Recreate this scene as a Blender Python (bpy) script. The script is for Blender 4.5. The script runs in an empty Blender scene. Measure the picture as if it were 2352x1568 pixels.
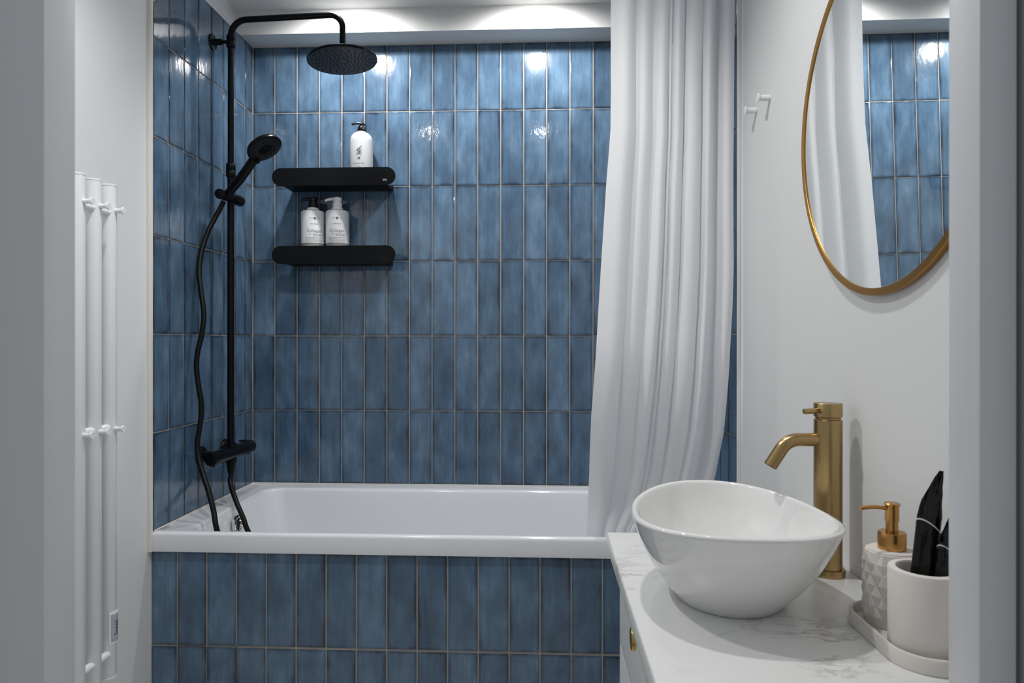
import bpy, bmesh, math, random
from mathutils import Vector, Matrix
R = random.Random(7)
PI = math.pi
sc = bpy.context.scene
C = sc.collection

# ------------------------------------------------------------------ camera, world, exposure
cam_d = bpy.data.cameras.new('camera'); cam = bpy.data.objects.new('camera', cam_d); C.objects.link(cam)
CAM = Vector((1.14207, -2.63716, 1.15))
yaw, pitch, roll = 0.0474943, -0.000194, 0.0006128
fw = Vector((-math.sin(yaw)*math.cos(pitch), math.cos(yaw)*math.cos(pitch), math.sin(pitch)))
r0 = Vector((math.cos(yaw), math.sin(yaw), 0)); u0 = r0.cross(fw)
rt = math.cos(roll)*r0 + math.sin(roll)*u0; up = -math.sin(roll)*r0 + math.cos(roll)*u0
cam.matrix_world = Matrix(((rt.x, up.x, -fw.x, CAM.x), (rt.y, up.y, -fw.y, CAM.y), (rt.z, up.z, -fw.z, CAM.z), (0, 0, 0, 1)))
cam_d.sensor_fit = 'HORIZONTAL'; cam_d.sensor_width = 36; cam_d.lens = 1575.49/2352*36
cam_d.clip_start = 0.05
cam_d.dof.use_dof = True; cam_d.dof.focus_distance = 1.7; cam_d.dof.aperture_fstop = 9.0
sc.camera = cam
w = bpy.data.worlds.new('world'); sc.world = w; w.use_nodes = True
bg = w.node_tree.nodes['Background']; bg.inputs[0].default_value = (0.93, 0.965, 1.0, 1); bg.inputs[1].default_value = 0.36
sc.view_settings.view_transform = 'Standard'; sc.view_settings.look = 'None'
sc.view_settings.exposure = 0.0; sc.view_settings.gamma = 1.0; sc.view_settings.use_curve_mapping = False
ZC = 2.386                                  # ceiling
SPOTS = [(0.43, -0.335), (1.11, -0.325), (0.46, -1.37), (1.13, -1.38)]
# power, full beam angle, edge softness, tilt towards the back wall
SPOT_SET = [(33.0, 150, 0.90, 26), (33.0, 150, 0.90, 26), (26.0, 142, 0.6, 0), (24.5, 142, 0.6, 0)]
for (x, y), (pw, an, bl, tl) in zip(SPOTS, SPOT_SET):     # the four recessed ceiling spots that light the room
    ld = bpy.data.lights.new('spot', 'SPOT'); ld.energy = pw; ld.color = (1.0, 0.99, 0.975)
    ld.spot_size = math.radians(an); ld.spot_blend = bl; ld.shadow_soft_size = 0.03
    lo = bpy.data.objects.new('spot', ld); C.objects.link(lo); lo.location = (x, y, ZC-0.012); lo.rotation_euler = (math.radians(tl), 0, 0)

# ------------------------------------------------------------------ helpers
WO = {}
def link(name, me, mat=None, parent=None, loc=None, smooth=None):
    o = bpy.data.objects.new(name, me); C.objects.link(o)
    if mat: me.materials.append(mat)
    return o
def finish(name, bm, mat, parent=None, org=None, smooth=True, angle=40):
    """link a bmesh given in world coordinates as one object"""
    off = WO[parent] if parent else Vector(org or (0, 0, 0))
    bmesh.ops.recalc_face_normals(bm, faces=bm.faces)
    bmesh.ops.translate(bm, verts=bm.verts, vec=-off)
    ca = math.radians(angle)
    for f in bm.faces: f.smooth = smooth
    if smooth:
        for e in bm.edges:
            if len(e.link_faces) == 2 and e.calc_face_angle(0) > ca: e.smooth = False
    me = bpy.data.meshes.new(name); bm.to_mesh(me); bm.free()
    if mat: me.materials.append(mat)
    o = bpy.data.objects.new(name, me); C.objects.link(o)
    if parent: o.parent = parent; WO[o] = off.copy()
    else: o.location = off; WO[o] = off
    return o
def tag(o, label, cat, group=None):
    o['label'] = label; o['category'] = cat
    if group: o['group'] = group
    return o
def thing(name, label, cat, loc, group=None):
    o = bpy.data.objects.new(name, None); C.objects.link(o); o.location = loc; o.empty_display_size = 0.03
    WO[o] = Vector(loc)
    return tag(o, label, cat, group)
def B(): return bmesh.new()
def box(bm, x0, x1, y0, y1, z0, z1, bev=0, seg=2):
    v = [bm.verts.new(p) for p in ((x0,y0,z0),(x1,y0,z0),(x1,y1,z0),(x0,y1,z0),(x0,y0,z1),(x1,y0,z1),(x1,y1,z1),(x0,y1,z1))]
    fs = [bm.faces.new([v[i] for i in q]) for q in ((0,3,2,1),(4,5,6,7),(0,1,5,4),(1,2,6,5),(2,3,7,6),(3,0,4,7))]
    if bev:
        es = list({e for f in fs for e in f.edges})
        bmesh.ops.bevel(bm, geom=es, offset=bev, segments=seg, profile=0.5, affect='EDGES')
    return bm
def frame_from(axis):
    a = Vector(axis).normalized(); t = Vector((0, 0, 1)) if abs(a.z) < 0.9 else Vector((1, 0, 0))
    x = t.cross(a).normalized(); return x, a.cross(x), a
def lathe(bm, prof, org, axis=(0, 0, 1), n=40, cap0=True, cap1=True):
    x, y, a = frame_from(axis); o = Vector(org); rings = []
    for (r, h) in prof:
        rings.append([bm.verts.new(o + a*h + (x*math.cos(2*PI*k/n) + y*math.sin(2*PI*k/n))*r) for k in range(n)])
    for A_, B_ in zip(rings, rings[1:]):
        for k in range(n): bm.faces.new((A_[k], A_[(k+1) % n], B_[(k+1) % n], B_[k]))
    if cap0: bm.faces.new(rings[0][::-1])
    if cap1: bm.faces.new(rings[-1])
    return bm
def cyl(bm, p0, p1, r, n=28, bev=0.0):
    p0, p1 = Vector(p0), Vector(p1); L = (p1-p0).length
    if bev: prof = [(r-bev, 0), (r-bev*0.3, bev*0.3), (r, bev), (r, L-bev), (r-bev*0.3, L-bev*0.3), (r-bev, L)]
    else: prof = [(r, 0), (r, L)]
    return lathe(bm, prof, p0, p1-p0, n)
def catmull(P, n=10):
    P = [Vector(p) for p in P]; out = []
    Q = [P[0]*2-P[1]] + P + [P[-1]*2-P[-2]]
    for i in range(1, len(Q)-2):
        for k in range(n):
            t = k/n; a, b, c, d = Q[i-1], Q[i], Q[i+1], Q[i+2]
            out.append(0.5*((2*b) + (c-a)*t + (2*a-5*b+4*c-d)*t*t + (3*b-a-3*c+d)*t**3))
    return out + [P[-1]]
def tube(bm, P, r, n=16, cap=True, ell=None):
    P = [Vector(p) for p in P]; rings = []; prev = None
    for i, p in enumerate(P):
        t = ((P[min(i+1, len(P)-1)] - P[max(i-1, 0)])).normalized()
        if prev is None: x, y, _ = frame_from(t)
        else:
            x = prev - t*prev.dot(t); x.normalize(); y = t.cross(x)
        prev = x; rr = r[i] if isinstance(r, (list, tuple)) else r
        rings.append([bm.verts.new(p + (x*math.cos(2*PI*k/n) + y*math.sin(2*PI*k/n))*rr) for k in range(n)])
    for A_, B_ in zip(rings, rings[1:]):
        for k in range(n): bm.faces.new((A_[k], A_[(k+1) % n], B_[(k+1) % n], B_[k]))
    if cap: bm.faces.new(rings[0][::-1]); bm.faces.new(rings[-1])
    return bm
def bend(p0, corner, p1, rad, n=10):
    """polyline p0 -> rounded corner -> p1"""
    p0, c, p1 = Vector(p0), Vector(corner), Vector(p1)
    a = (p0-c).normalized(); b = (p1-c).normalized(); half = a.angle(b)/2; d = rad/math.tan(half)
    ctr = c + (a+b).normalized()*rad/math.sin(half); s, e = c+a*d, c+b*d
    va, vb = s-ctr, e-ctr; ang = va.angle(vb); out = [p0]
    for k in range(n+1):
        t = k/n; out.append(ctr + (va*math.sin((1-t)*ang) + vb*math.sin(t*ang))/math.sin(ang))
    return out + [p1]
def loops(bm, L, closed0=False, closed1=False):
    V = [[bm.verts.new(p) for p in l] for l in L]; n = len(V[0])
    for A_, B_ in zip(V, V[1:]):
        for k in range(n): bm.faces.new((A_[k], A_[(k+1) % n], B_[(k+1) % n], B_[k]))
    if closed0: bm.faces.new(V[0][::-1])
    if closed1: bm.faces.new(V[-1])
    return V
def rrect(x0, x1, y0, y1, r, z, m=8, k=6):
    out = []
    cs = [(x1-r, y1-r, 0), (x0+r, y1-r, 90), (x0+r, y0+r, 180), (x1-r, y0+r, 270)]
    for i, (cx, cy, a0) in enumerate(cs):
        arc = [Vector((cx+r*math.cos(math.radians(a0+90*j/m)), cy+r*math.sin(math.radians(a0+90*j/m)), z)) for j in range(m+1)]
        out += arc
        nx = cs[(i+1) % 4]; e = Vector((nx[0]+r*math.cos(math.radians(nx[2])), nx[1]+r*math.sin(math.radians(nx[2])), z))
        for j in range(1, k): out.append(arc[-1].lerp(e, j/k))
    return out
def textmesh(body, size, mapper, mat, parent, name='lettering', align='CENTER', bold=0.0):
    cu = bpy.data.curves.new('txt', 'FONT'); cu.body = body; cu.size = size; cu.align_x = align; cu.align_y = 'CENTER'; cu.offset = bold; cu.resolution_u = 3
    to = bpy.data.objects.new('txt', cu); C.objects.link(to)
    dg = bpy.context.evaluated_depsgraph_get(); me = bpy.data.meshes.new_from_object(to.evaluated_get(dg))
    bpy.data.objects.remove(to); bpy.data.curves.remove(cu)
    bm = B(); bm.from_mesh(me); bmesh.ops.triangulate(bm, faces=bm.faces)
    for _ in range(6):
        es = [e for e in bm.edges if e.calc_length() > 0.0035]
        if not es: break
        bmesh.ops.subdivide_edges(bm, edges=es, cuts=1); bmesh.ops.triangulate(bm, faces=[f for f in bm.faces if len(f.verts) > 3])
    bm.to_mesh(me); bm.free()
    off = WO[parent]
    for v in me.vertices: v.co = mapper(v.co.x, v.co.y) - off
    me.name = name; me.materials.clear(); me.materials.append(mat)
    o = bpy.data.objects.new(name, me); C.objects.link(o); o.parent = parent; WO[o] = off.copy()
    return o

# ------------------------------------------------------------------ materials
def mat(name, col, rough=0.5, metal=0.0, **kw):
    m = bpy.data.materials.new(name); m.use_nodes = True; b = m.node_tree.nodes['Principled BSDF']
    b.inputs['Base Color'].default_value = (*col, 1); b.inputs['Roughness'].default_value = rough; b.inputs['Metallic'].default_value = metal
    for k, v in kw.items(): b.inputs[k.replace('_', ' ')].default_value = v
    return m
def nd(m, t, **kw):
    n = m.node_tree.nodes.new(t)
    for k, v in kw.items(): setattr(n, k, v)
    return n
def lk(m, a, b): m.node_tree.links.new(a, b)
def pb(m): return m.node_tree.nodes['Principled BSDF']
def bump(m, scale=300, strength=0.05, dist=0.001, detail=3, sc3=None, coord='Object'):
    tc = nd(m, 'ShaderNodeTexCoord'); n = nd(m, 'ShaderNodeTexNoise'); n.inputs['Scale'].default_value = scale; n.inputs['Detail'].default_value = detail
    src = tc.outputs[coord]
    if sc3:
        mp = nd(m, 'ShaderNodeMapping'); mp.inputs['Scale'].default_value = sc3; lk(m, src, mp.inputs[0]); src = mp.outputs[0]
    lk(m, src, n.inputs['Vector'])
    b = nd(m, 'ShaderNodeBump'); b.inputs['Strength'].default_value = strength; b.inputs['Distance'].default_value = dist
    lk(m, n.outputs['Fac'], b.inputs['Height']); lk(m, b.outputs[0], pb(m).inputs['Normal'])
    return m
def s2l(r, g, b):
    f = lambda c: (c/255/12.92) if c <= 10.3 else ((c/255+0.055)/1.055)**2.4
    return (f(r), f(g), f(b))
M = {}
M['wall'] = bump(mat('wall_paint', (0.745, 0.75, 0.75), 0.5), 220, 0.12, 0.0012)
M['ceiling'] = mat('ceiling_paint', (0.72, 0.72, 0.71), 0.8)
M['frame'] = mat('door_frame_paint', (0.64, 0.655, 0.675), 0.35)
M['dark'] = mat('dark_gap', (0.02, 0.02, 0.022), 0.8)
M['grout'] = bump(mat('grout', s2l(156, 150, 144), 0.85), 900, 0.2, 0.0006)
M['trim'] = mat('tile_trim', s2l(226, 222, 214), 0.4)
M['acrylic'] = mat('bath_acrylic', (0.79, 0.805, 0.835), 0.12, Coat_Weight=0.3, Coat_Roughness=0.05)
M['ceramic'] = mat('ceramic', (0.82, 0.82, 0.81), 0.035, Coat_Weight=0.4, Coat_Roughness=0.02)
M['radiator'] = mat('radiator_enamel', (0.84, 0.85, 0.86), 0.3)
M['black'] = bump(mat('black_powder_coat', (0.0028, 0.0030, 0.0036), 0.30, Specular_IOR_Level=0.16), 1500, 0.08, 0.0003)
M['black_flat'] = bump(mat('black_textured_coat', (0.0040, 0.0046, 0.0058), 0.5, Specular_IOR_Level=0.12), 1800, 0.25, 0.0003)
M['hose'] = bump(mat('black_hose', (0.0035, 0.0038, 0.0042), 0.42, Specular_IOR_Level=0.2), 900, 0.1, 0.0004)
M['nozzle'] = mat('nozzle_rubber', (0.004, 0.004, 0.004), 0.6)
M['face'] = mat('shower_face', (0.010, 0.0115, 0.014), 0.42, Specular_IOR_Level=0.3)
M['black_plastic'] = mat('black_plastic', (0.004, 0.004, 0.0045), 0.22, Specular_IOR_Level=0.35)
M['white_plastic'] = mat('white_plastic', (0.82, 0.83, 0.84), 0.3)
M['gel_plastic'] = mat('pearl_white_plastic', (0.52, 0.535, 0.55), 0.35)
M['label'] = mat('paper_label', (0.76, 0.77, 0.78), 0.45)
M['clear_base'] = mat('clear_bottle_base', (0.42, 0.43, 0.42), 0.1, Transmission_Weight=0.35)
M['ink'] = mat('ink', (0.012, 0.013, 0.016), 0.5)
M['grey_ink'] = mat('grey_ink', (0.16, 0.165, 0.18), 0.4)
M['foil_ink'] = mat('silver_foil_ink', (0.33, 0.34, 0.36), 0.3, 0.6)
M['white_ink'] = mat('white_ink', (0.72, 0.75, 0.78), 0.5)
M['chrome'] = mat('chrome', (0.72, 0.69, 0.64), 0.12, 1.0)
M['cabinet'] = mat('cabinet_lacquer', (0.80, 0.81, 0.80), 0.35)
M['stone'] = bump(mat('cast_stone', (0.74, 0.708, 0.662), 0.7), 700, 0.08, 0.0005)
M['mirror'] = mat('mirror_silver', (0.90, 0.93, 0.93), 0.004, 1.0)
M['lens'] = mat('lamp_lens', (0.9, 0.9, 0.9), 0.4, Emission_Color=(1, 0.985, 0.965, 1), Emission_Strength=90.0)
M['white_metal'] = mat('white_metal', (0.80, 0.81, 0.81), 0.35)
M['sticker'] = mat('sticker_film', (0.40, 0.44, 0.48), 0.35)
M['floor_tile'] = mat('floor_tile', (0.70, 0.70, 0.69), 0.25)
M['floor_dot'] = mat('floor_dot', (0.30, 0.30, 0.31), 0.25)
def brushed(name, col, rough, sc3):
    m = mat(name, col, rough, 1.0, Anisotropic=0.4)
    return bump(m, 60, 0.04, 0.0004, 4, sc3)
M['gold'] = brushed('brushed_gold', s2l(178, 152, 106), 0.27, (1, 1, 40))
M['copper'] = brushed('brushed_copper_gold', s2l(196, 148, 86), 0.25, (1, 1, 40))
M['mirror_gold'] = mat('mirror_frame_gold', s2l(180, 134, 68), 0.34, 1.0)
M['knob_gold'] = mat('knob_brass', s2l(196, 160, 80), 0.25, 1.0)
# glazed blue tile: glaze thins in streaks, pools dark at the edges, every tile its own shade
def tile_material():
    m = mat('blue_glazed_tile', s2l(96, 124, 152), 0.13, 0.0, Coat_Weight=0.6, Coat_Roughness=0.025, Specular_IOR_Level=0.35)
    tc = nd(m, 'ShaderNodeTexCoord'); oi = nd(m, 'ShaderNodeObjectInfo')
    ofs = nd(m, 'ShaderNodeVectorMath', operation='SCALE'); cmb = nd(m, 'ShaderNodeCombineXYZ')
    lk(m, oi.outputs['Random'], cmb.inputs[0]); lk(m, oi.outputs['Random'], cmb.inputs[2]); lk(m, cmb.outputs[0], ofs.inputs[0]); ofs.inputs['Scale'].default_value = 53.0
    add = nd(m, 'ShaderNodeVectorMath', operation='ADD'); lk(m, tc.outputs['Object'], add.inputs[0]); lk(m, ofs.outputs[0], add.inputs[1])
    def noise(sc3, scale, detail=4, rough=0.55):
        mp = nd(m, 'ShaderNodeMapping'); mp.inputs['Scale'].default_value = sc3; lk(m, add.outputs[0], mp.inputs[0])
        n = nd(m, 'ShaderNodeTexNoise'); n.inputs['Scale'].default_value = scale; n.inputs['Detail'].default_value = detail; n.inputs['Roughness'].default_value = rough
        lk(m, mp.outputs[0], n.inputs['Vector']); return n.outputs['Fac']
    streak = noise((1, 1, 0.10), 90); cloud = noise((1, 1, 0.45), 16, 3); fine = noise((1, 1, 1), 260, 2)
    def mth(op, a, b, clamp=False):
        n = nd(m, 'ShaderNodeMath', operation=op, use_clamp=clamp)
        for i, v in ((0, a), (1, b)):
            if isinstance(v, (int, float)): n.inputs[i].default_value = v
            else: lk(m, v, n.inputs[i])
        return n.outputs[0]
    # distance to the tile's own edge from its bounding box
    sp = nd(m, 'ShaderNodeSeparateXYZ'); lk(m, tc.outputs['Generated'], sp.inputs[0])
    ex = mth('MULTIPLY', mth('MINIMUM', sp.outputs[0], mth('SUBTRACT', 1.0, sp.outputs[0])), 0.084)
    ez = mth('MULTIPLY', mth('MINIMUM', sp.outputs[2], mth('SUBTRACT', 1.0, sp.outputs[2])), 0.287)
    edge = mth('MINIMUM', ex, ez)
    edge = mth('DIVIDE', mth('ADD', edge, mth('MULTIPLY', mth('SUBTRACT', cloud, 0.5), 0.016)), 0.010, True)
    v = mth('ADD', mth('MULTIPLY', mth('SUBTRACT', streak, 0.5), 0.34), mth('MULTIPLY', mth('SUBTRACT', cloud, 0.5), 0.95))
    v = mth('ADD', v, mth('MULTIPLY', mth('SUBTRACT', fine, 0.5), 0.12))
    v = mth('ADD', v, mth('MULTIPLY', mth('SUBTRACT', oi.outputs['Random'], 0.5), 0.22))
    v = mth('ADD', v, mth('MULTIPLY', mth('SUBTRACT', edge, 1.0), 0.34))
    v = mth('ADD', v, 0.56)
    cr = nd(m, 'ShaderNodeValToRGB'); lk(m, v, cr.inputs[0])
    e = cr.color_ramp.elements
    e[0].position = 0.08; e[0].color = (*s2l(40, 54, 69), 1)
    e[1].position = 0.95; e[1].color = (*s2l(122, 143, 163), 1)
    for pos, col in ((0.32, (66, 84, 103)), (0.56, (83, 104, 125)), (0.74, (99, 121, 143))):
        x = e.new(pos); x.color = (*s2l(*col), 1)
    hs_ = nd(m, 'ShaderNodeHueSaturation'); hs_.inputs['Saturation'].default_value = 1.10; hs_.inputs['Value'].default_value = 0.97; lk(m, cr.outputs[0], hs_.inputs['Color'])
    lk(m, hs_.outputs[0], pb(m).inputs['Base Color'])
    # wavy hand-made glaze
    wav = noise((1, 1, 0.5), 14, 2, 0.5); rip = noise((1, 1, 0.6), 70, 2, 0.5)
    hgt = mth('ADD', mth('MULTIPLY', wav, 1.0), mth('ADD', mth('MULTIPLY', rip, 0.30), mth('MULTIPLY', fine, 0.035)))
    bp = nd(m, 'ShaderNodeBump'); bp.inputs['Strength'].default_value = 0.45; bp.inputs['Distance'].default_value = 0.0022
    lk(m, hgt, bp.inputs['Height']); lk(m, bp.outputs[0], pb(m).inputs['Normal']); lk(m, bp.outputs[0], pb(m).inputs['Coat Normal'])
    return m
M['tile'] = tile_material()
def marble():
    m = mat('marble_laminate', (0.80, 0.80, 0.79), 0.28)
    tc = nd(m, 'ShaderNodeTexCoord'); mp = nd(m, 'ShaderNodeMapping'); mp.inputs['Rotation'].default_value = (0, 0, 0.9); mp.inputs['Scale'].default_value = (1.0, 2.2, 1.6); lk(m, tc.outputs['Object'], mp.inputs[0])
    n0 = nd(m, 'ShaderNodeTexNoise'); n0.inputs['Scale'].default_value = 7; n0.inputs['Detail'].default_value = 6; lk(m, mp.outputs[0], n0.inputs['Vector'])
    mx = nd(m, 'ShaderNodeVectorMath', operation='MULTIPLY_ADD'); lk(m, n0.outputs['Color'], mx.inputs[0]); mx.inputs[1].default_value = (0.35, 0.35, 0.35); lk(m, mp.outputs[0], mx.inputs[2])
    n1 = nd(m, 'ShaderNodeTexNoise'); n1.inputs['Scale'].default_value = 5.5; n1.inputs['Detail'].default_value = 8; n1.inputs['Roughness'].default_value = 0.6; lk(m, mx.outputs[0], n1.inputs['Vector'])
    a = nd(m, 'ShaderNodeMath', operation='SUBTRACT'); lk(m, n1.outputs['Fac'], a.inputs[0]); a.inputs[1].default_value = 0.5
    b = nd(m, 'ShaderNodeMath', operation='ABSOLUTE'); lk(m, a.outputs[0], b.inputs[0])
    r1 = nd(m, 'ShaderNodeMapRange'); lk(m, b.outputs[0], r1.inputs[0]); r1.inputs[1].default_value = 0.0; r1.inputs[2].default_value = 0.035; r1.inputs[3].default_value = 1.0; r1.inputs[4].default_value = 0.0
    n2 = nd(m, 'ShaderNodeTexNoise'); n2.inputs['Scale'].default_value = 4.2; n2.inputs['Detail'].default_value = 2; lk(m, tc.outputs['Object'], n2.inputs['Vector'])
    r2 = nd(m, 'ShaderNodeMapRange'); lk(m, n2.outputs['Fac'], r2.inputs[0]); r2.inputs[1].default_value = 0.50; r2.inputs[2].default_value = 0.68
    ml = nd(m, 'ShaderNodeMath', operation='MULTIPLY'); lk(m, r1.outputs[0], ml.inputs[0]); lk(m, r2.outputs[0], ml.inputs[1])
    mixc = nd(m, 'ShaderNodeMix', data_type='RGBA'); lk(m, ml.outputs[0], mixc.inputs[0]); mixc.inputs[6].default_value = (0.80, 0.80, 0.79, 1); mixc.inputs[7].default_value = (0.42, 0.42, 0.41, 1)
    lk(m, mixc.outputs[2], pb(m).inputs['Base Color']); return m
M['marble'] = marble()
def curtain_mat():
    m = mat('curtain_fabric', (0.90, 0.905, 0.92), 0.6, Sheen_Weight=0.2)
    bump(m, 7, 0.16, 0.006, 4, (1, 1, 0.5))
    tr = nd(m, 'ShaderNodeBsdfTranslucent'); tr.inputs[0].default_value = (0.80, 0.82, 0.87, 1)
    mx = nd(m, 'ShaderNodeMixShader'); mx.inputs[0].default_value = 0.20
    lk(m, pb(m).outputs[0], mx.inputs[1]); lk(m, tr.outputs[0], mx.inputs[2]); lk(m, mx.outputs[0], m.node_tree.nodes['Material Output'].inputs[0])
    return m
M['curtain'] = curtain_mat()

# ------------------------------------------------------------------ the room
YF = -1.98; XL = -0.0105; XR = 1.689; XT = 1.68; YE = -0.687; ZS = 2.299
def struct(name, bm, m, smooth=False, parent=None):
    o = finish(name, bm, m, parent, smooth=smooth); 
    if parent is None: o['kind'] = 'structure'
    return o
GR = 0.0022
wall_back = struct('wall_back', box(B(), XL-0.1, XR+0.1, GR, 0.12, 0, ZC+0.1), M['grout'])
wall_left = struct('wall_left', box(B(), XL-0.1, XL, -2.06, GR, 0, ZC+0.1), M['wall'])
wall_right = struct('wall_right', box(B(), XR, XR+0.1, -2.06, GR, 0, ZC+0.1), M['wall'])
finish('grout', box(B(), XL, -GR, YE, GR, 0.56, ZS), M['grout'], wall_left, smooth=False)
finish('grout', box(B(), XT+GR, XR, YE, GR, 0.0, ZS), M['grout'], wall_right, smooth=False)
bm = box(B(), XL-0.1, 0.60, -2.06, YF, 0, ZC); box(bm, 1.60, XR+0.1, -2.06, YF, 0, ZC); box(bm, 0.60, 1.60, -2.06, YF, 2.14, ZC)
struct('wall_front', bm, M['wall'])
struct('ceiling', box(B(), XL-0.1, XR+0.1, -2.06, 0.12, ZC, ZC+0.1), M['ceiling'])
floor = struct('floor', box(B(), XL-0.1, XR+0.1, -3.6, 0.12, -0.10, 0.0), M['grout'])
struct('trim_3', box(B(), XL, XR, -0.1145, GR, ZS, ZC), M['ceiling'])          # boxed beam along the back wall
struct('trim_1', box(B(), XL, 0.0006, YE-0.009, YE, 0.536, ZC, 0.0012, 2), M['trim'])
struct('trim_2', box(B(), XT-0.0006, XR, YE-0.008, YE, 0.0, ZC, 0.0012, 2), M['wall'])
# door frame the camera looks through
door = bpy.data.objects.new('door_1', None); C.objects.link(door); door.location = (1.1, -2.0, 0); door['kind'] = 'structure'; WO[door] = Vector((1.1, -2.0, 0))
finish('jamb', box(B(), 0.60, 0.679, -2.0235, YF, 0, 2.10, 0.002), M['frame'], door)
finish('jamb', box(B(), 1.5172, 1.549, -2.0262, YF, 0, 2.10, 0.002), M['frame'], door)
finish('casing', box(B(), 1.556, 1.66, -2.075, -2.001, 0, 2.10, 0.003), M['frame'], door)
finish('gap', box(B(), 1.545, 1.60, -2.004, YF, 0, 2.10), M['dark'], door)
finish('lintel', box(B(), 0.60, 1.60, -2.0235, YF, 2.10, 2.15, 0.002), M['frame'], door)
# floor: octagons and small dark dots
bm = B(); bd = B(); P_ = 0.10; c_ = 0.029; g_ = 0.0012
for i in range(-1, 18):
    for j in range(-21, -6):
        cx, cy = i*P_+0.05, j*P_+0.05; h = P_/2-g_; q = h-c_
        if not (XL+0.02 < cx < XR-0.02 and -1.98 < cy < -0.70): continue
        vs = [bm.verts.new((cx+a, cy+b, 0.004)) for a, b in ((-q,-h),(q,-h),(h,-q),(h,q),(q,h),(-q,h),(-h,q),(-h,-q))]
        f = bm.faces.new(vs); ex = bmesh.ops.extrude_face_region(bm, geom=[f]); bmesh.ops.translate(bm, verts=[v for v in ex['geom'] if isinstance(v, bmesh.types.BMVert)], vec=(0, 0, -0.004))
        d = c_-0.002; cx += P_/2; cy += P_/2
        v4 = [bd.verts.new((cx+a, cy+b, 0.004)) for a, b in ((-d,0),(0,-d),(d,0),(0,d))]
        f = bd.faces.new(v4); ex = bmesh.ops.extrude_face_region(bd, geom=[f]); bmesh.ops.translate(bd, verts=[v for v in ex['geom'] if isinstance(v, bmesh.types.BMVert)], vec=(0, 0, -0.004))
o = finish('octagon_tiles', bm, M['floor_tile'], floor, smooth=False); o['kind'] = 'stuff'
o = finish('dot_tiles', bd, M['floor_dot'], floor, smooth=False); o['kind'] = 'stuff'

# ------------------------------------------------------------------ tiles, one object each
TM = {}
def tile_mesh(wd, ht, var):
    key = (round(wd, 4), round(ht, 4), var)
    if key not in TM:
        bm = B(); box(bm, -wd/2, wd/2, 0, 0.008, -ht/2, ht/2)
        rr = random.Random(hash(key) & 0xffff)
        es = [e for e in bm.edges if all(abs(v.co.y) < 1e-6 for v in e.verts)]
        bmesh.ops.bevel(bm, geom=es, offset=0.0019, segments=2, profile=0.55, affect='EDGES')
        bmesh.ops.recalc_face_normals(bm, faces=bm.faces)
        big = max(bm.faces, key=lambda f: f.calc_area() if f.calc_center_median().y < 1e-5 else 0)
        for f in bm.faces: f.smooth = f is not big
        for e in big.edges: e.smooth = False
        for e in bm.edges:
            if len(e.link_faces) == 2 and e.calc_face_angle(0) > math.radians(50): e.smooth = False
        me = bpy.data.meshes.new('tile'); bm.to_mesh(me); bm.free(); me.materials.append(M['tile'])
        # keep the broad face flat when shading
        me.update(); TM[key] = me
    return TM[key]
def tile(parent, cx, cy, cz, wd, ht, rz):
    o = bpy.data.objects.new('tile', tile_mesh(wd, ht, 0)); C.objects.link(o)
    n = Vector((0, -1, 0)); n.rotate(Matrix.Rotation(rz, 3, 'Z'))
    p = Vector((cx, cy, cz)) + n*R.uniform(-0.0004, 0.0006)
    o.parent = parent; o.location = p - WO[parent]
    o.rotation_euler = (R.gauss(0, 0.0022), R.gauss(0, 0.0006), rz + R.gauss(0, 0.0022))
    WO[o] = p
    return o
PX, PZ, ZR0 = 0.08855, 0.29011, 2.04142
JV, JH = 0.0041, 0.0031
zj = [ZS] + [ZR0 - PZ*k for k in range(5)] + [0.5955]       # row boundaries from the top
def cells(bounds, j): return [((a+b)/2, abs(b-a)-j) for a, b in zip(bounds, bounds[1:])]
rows = cells(zj, JH)
xb = [0.0005] + [0.08707 + PX*i for i in range(18)] + [XT-0.0005]
for (cz, h) in rows:
    for (cx, wd) in cells(xb, JV): tile(wall_back, cx, 0, cz, wd, h, 0)
yb = [-0.0025] + [-(0.06976 + PX*k) for k in range(7)] + [YE+0.001]
for (cz, h) in rows:
    for (cy, wd) in cells(yb, JV):
        tile(wall_left, 0, cy, cz, wd, h, PI/2); tile(wall_right, XT, cy, cz, wd, h, -PI/2)
# tiled panel under the bath
YA = -0.6772; ZJ = 0.2602
panel = thing('bathtub_surround', 'blue tiled panel closing the front of the white bathtub', 'bath surround', (0.84, YA, 0))
xa = [XL+0.0005] + [0.0669 + PX*i for i in range(18)] + [XT]
HX0, HX1 = XL+0.001, xa[3]                       # the hatch takes the first three tiles of the lower row
bm = box(B(), XL+0.001, XT, YA+GR, YA+0.02, ZJ, 0.5355); box(bm, HX1+0.0012, XT, YA+GR, YA+0.02, 0.0, ZJ)
finish('backing', bm, M['grout'], panel, smooth=False)
finish('hatch_gap', box(B(), XL+0.001, HX1+0.004, YA+0.0135, YA+0.024, 0.0, ZJ+0.004), M['dark'], panel, smooth=False)
hatch = thing('access_hatch', 'square access hatch of three blue tiles low at the left end of the bath panel', 'access hatch', (0.12, YA, 0))
finish('backing', box(B(), HX0, HX1-0.0012, YA+GR, YA+0.012, 0.004, ZJ-0.0016), M['grout'], hatch, smooth=False)
for i, (cx, wd) in enumerate(cells(xa, JV)):
    tile(panel, cx, YA, (ZJ+0.5355)/2, wd, 0.5355-ZJ-JH, 0)
    if i < 3: tile(hatch, cx, YA, ZJ/2, wd + (0.0014 if i else 0), ZJ-0.008, 0)
    else: tile(panel, cx, YA, ZJ/2-0.002, wd, ZJ-0.006, 0)

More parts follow.
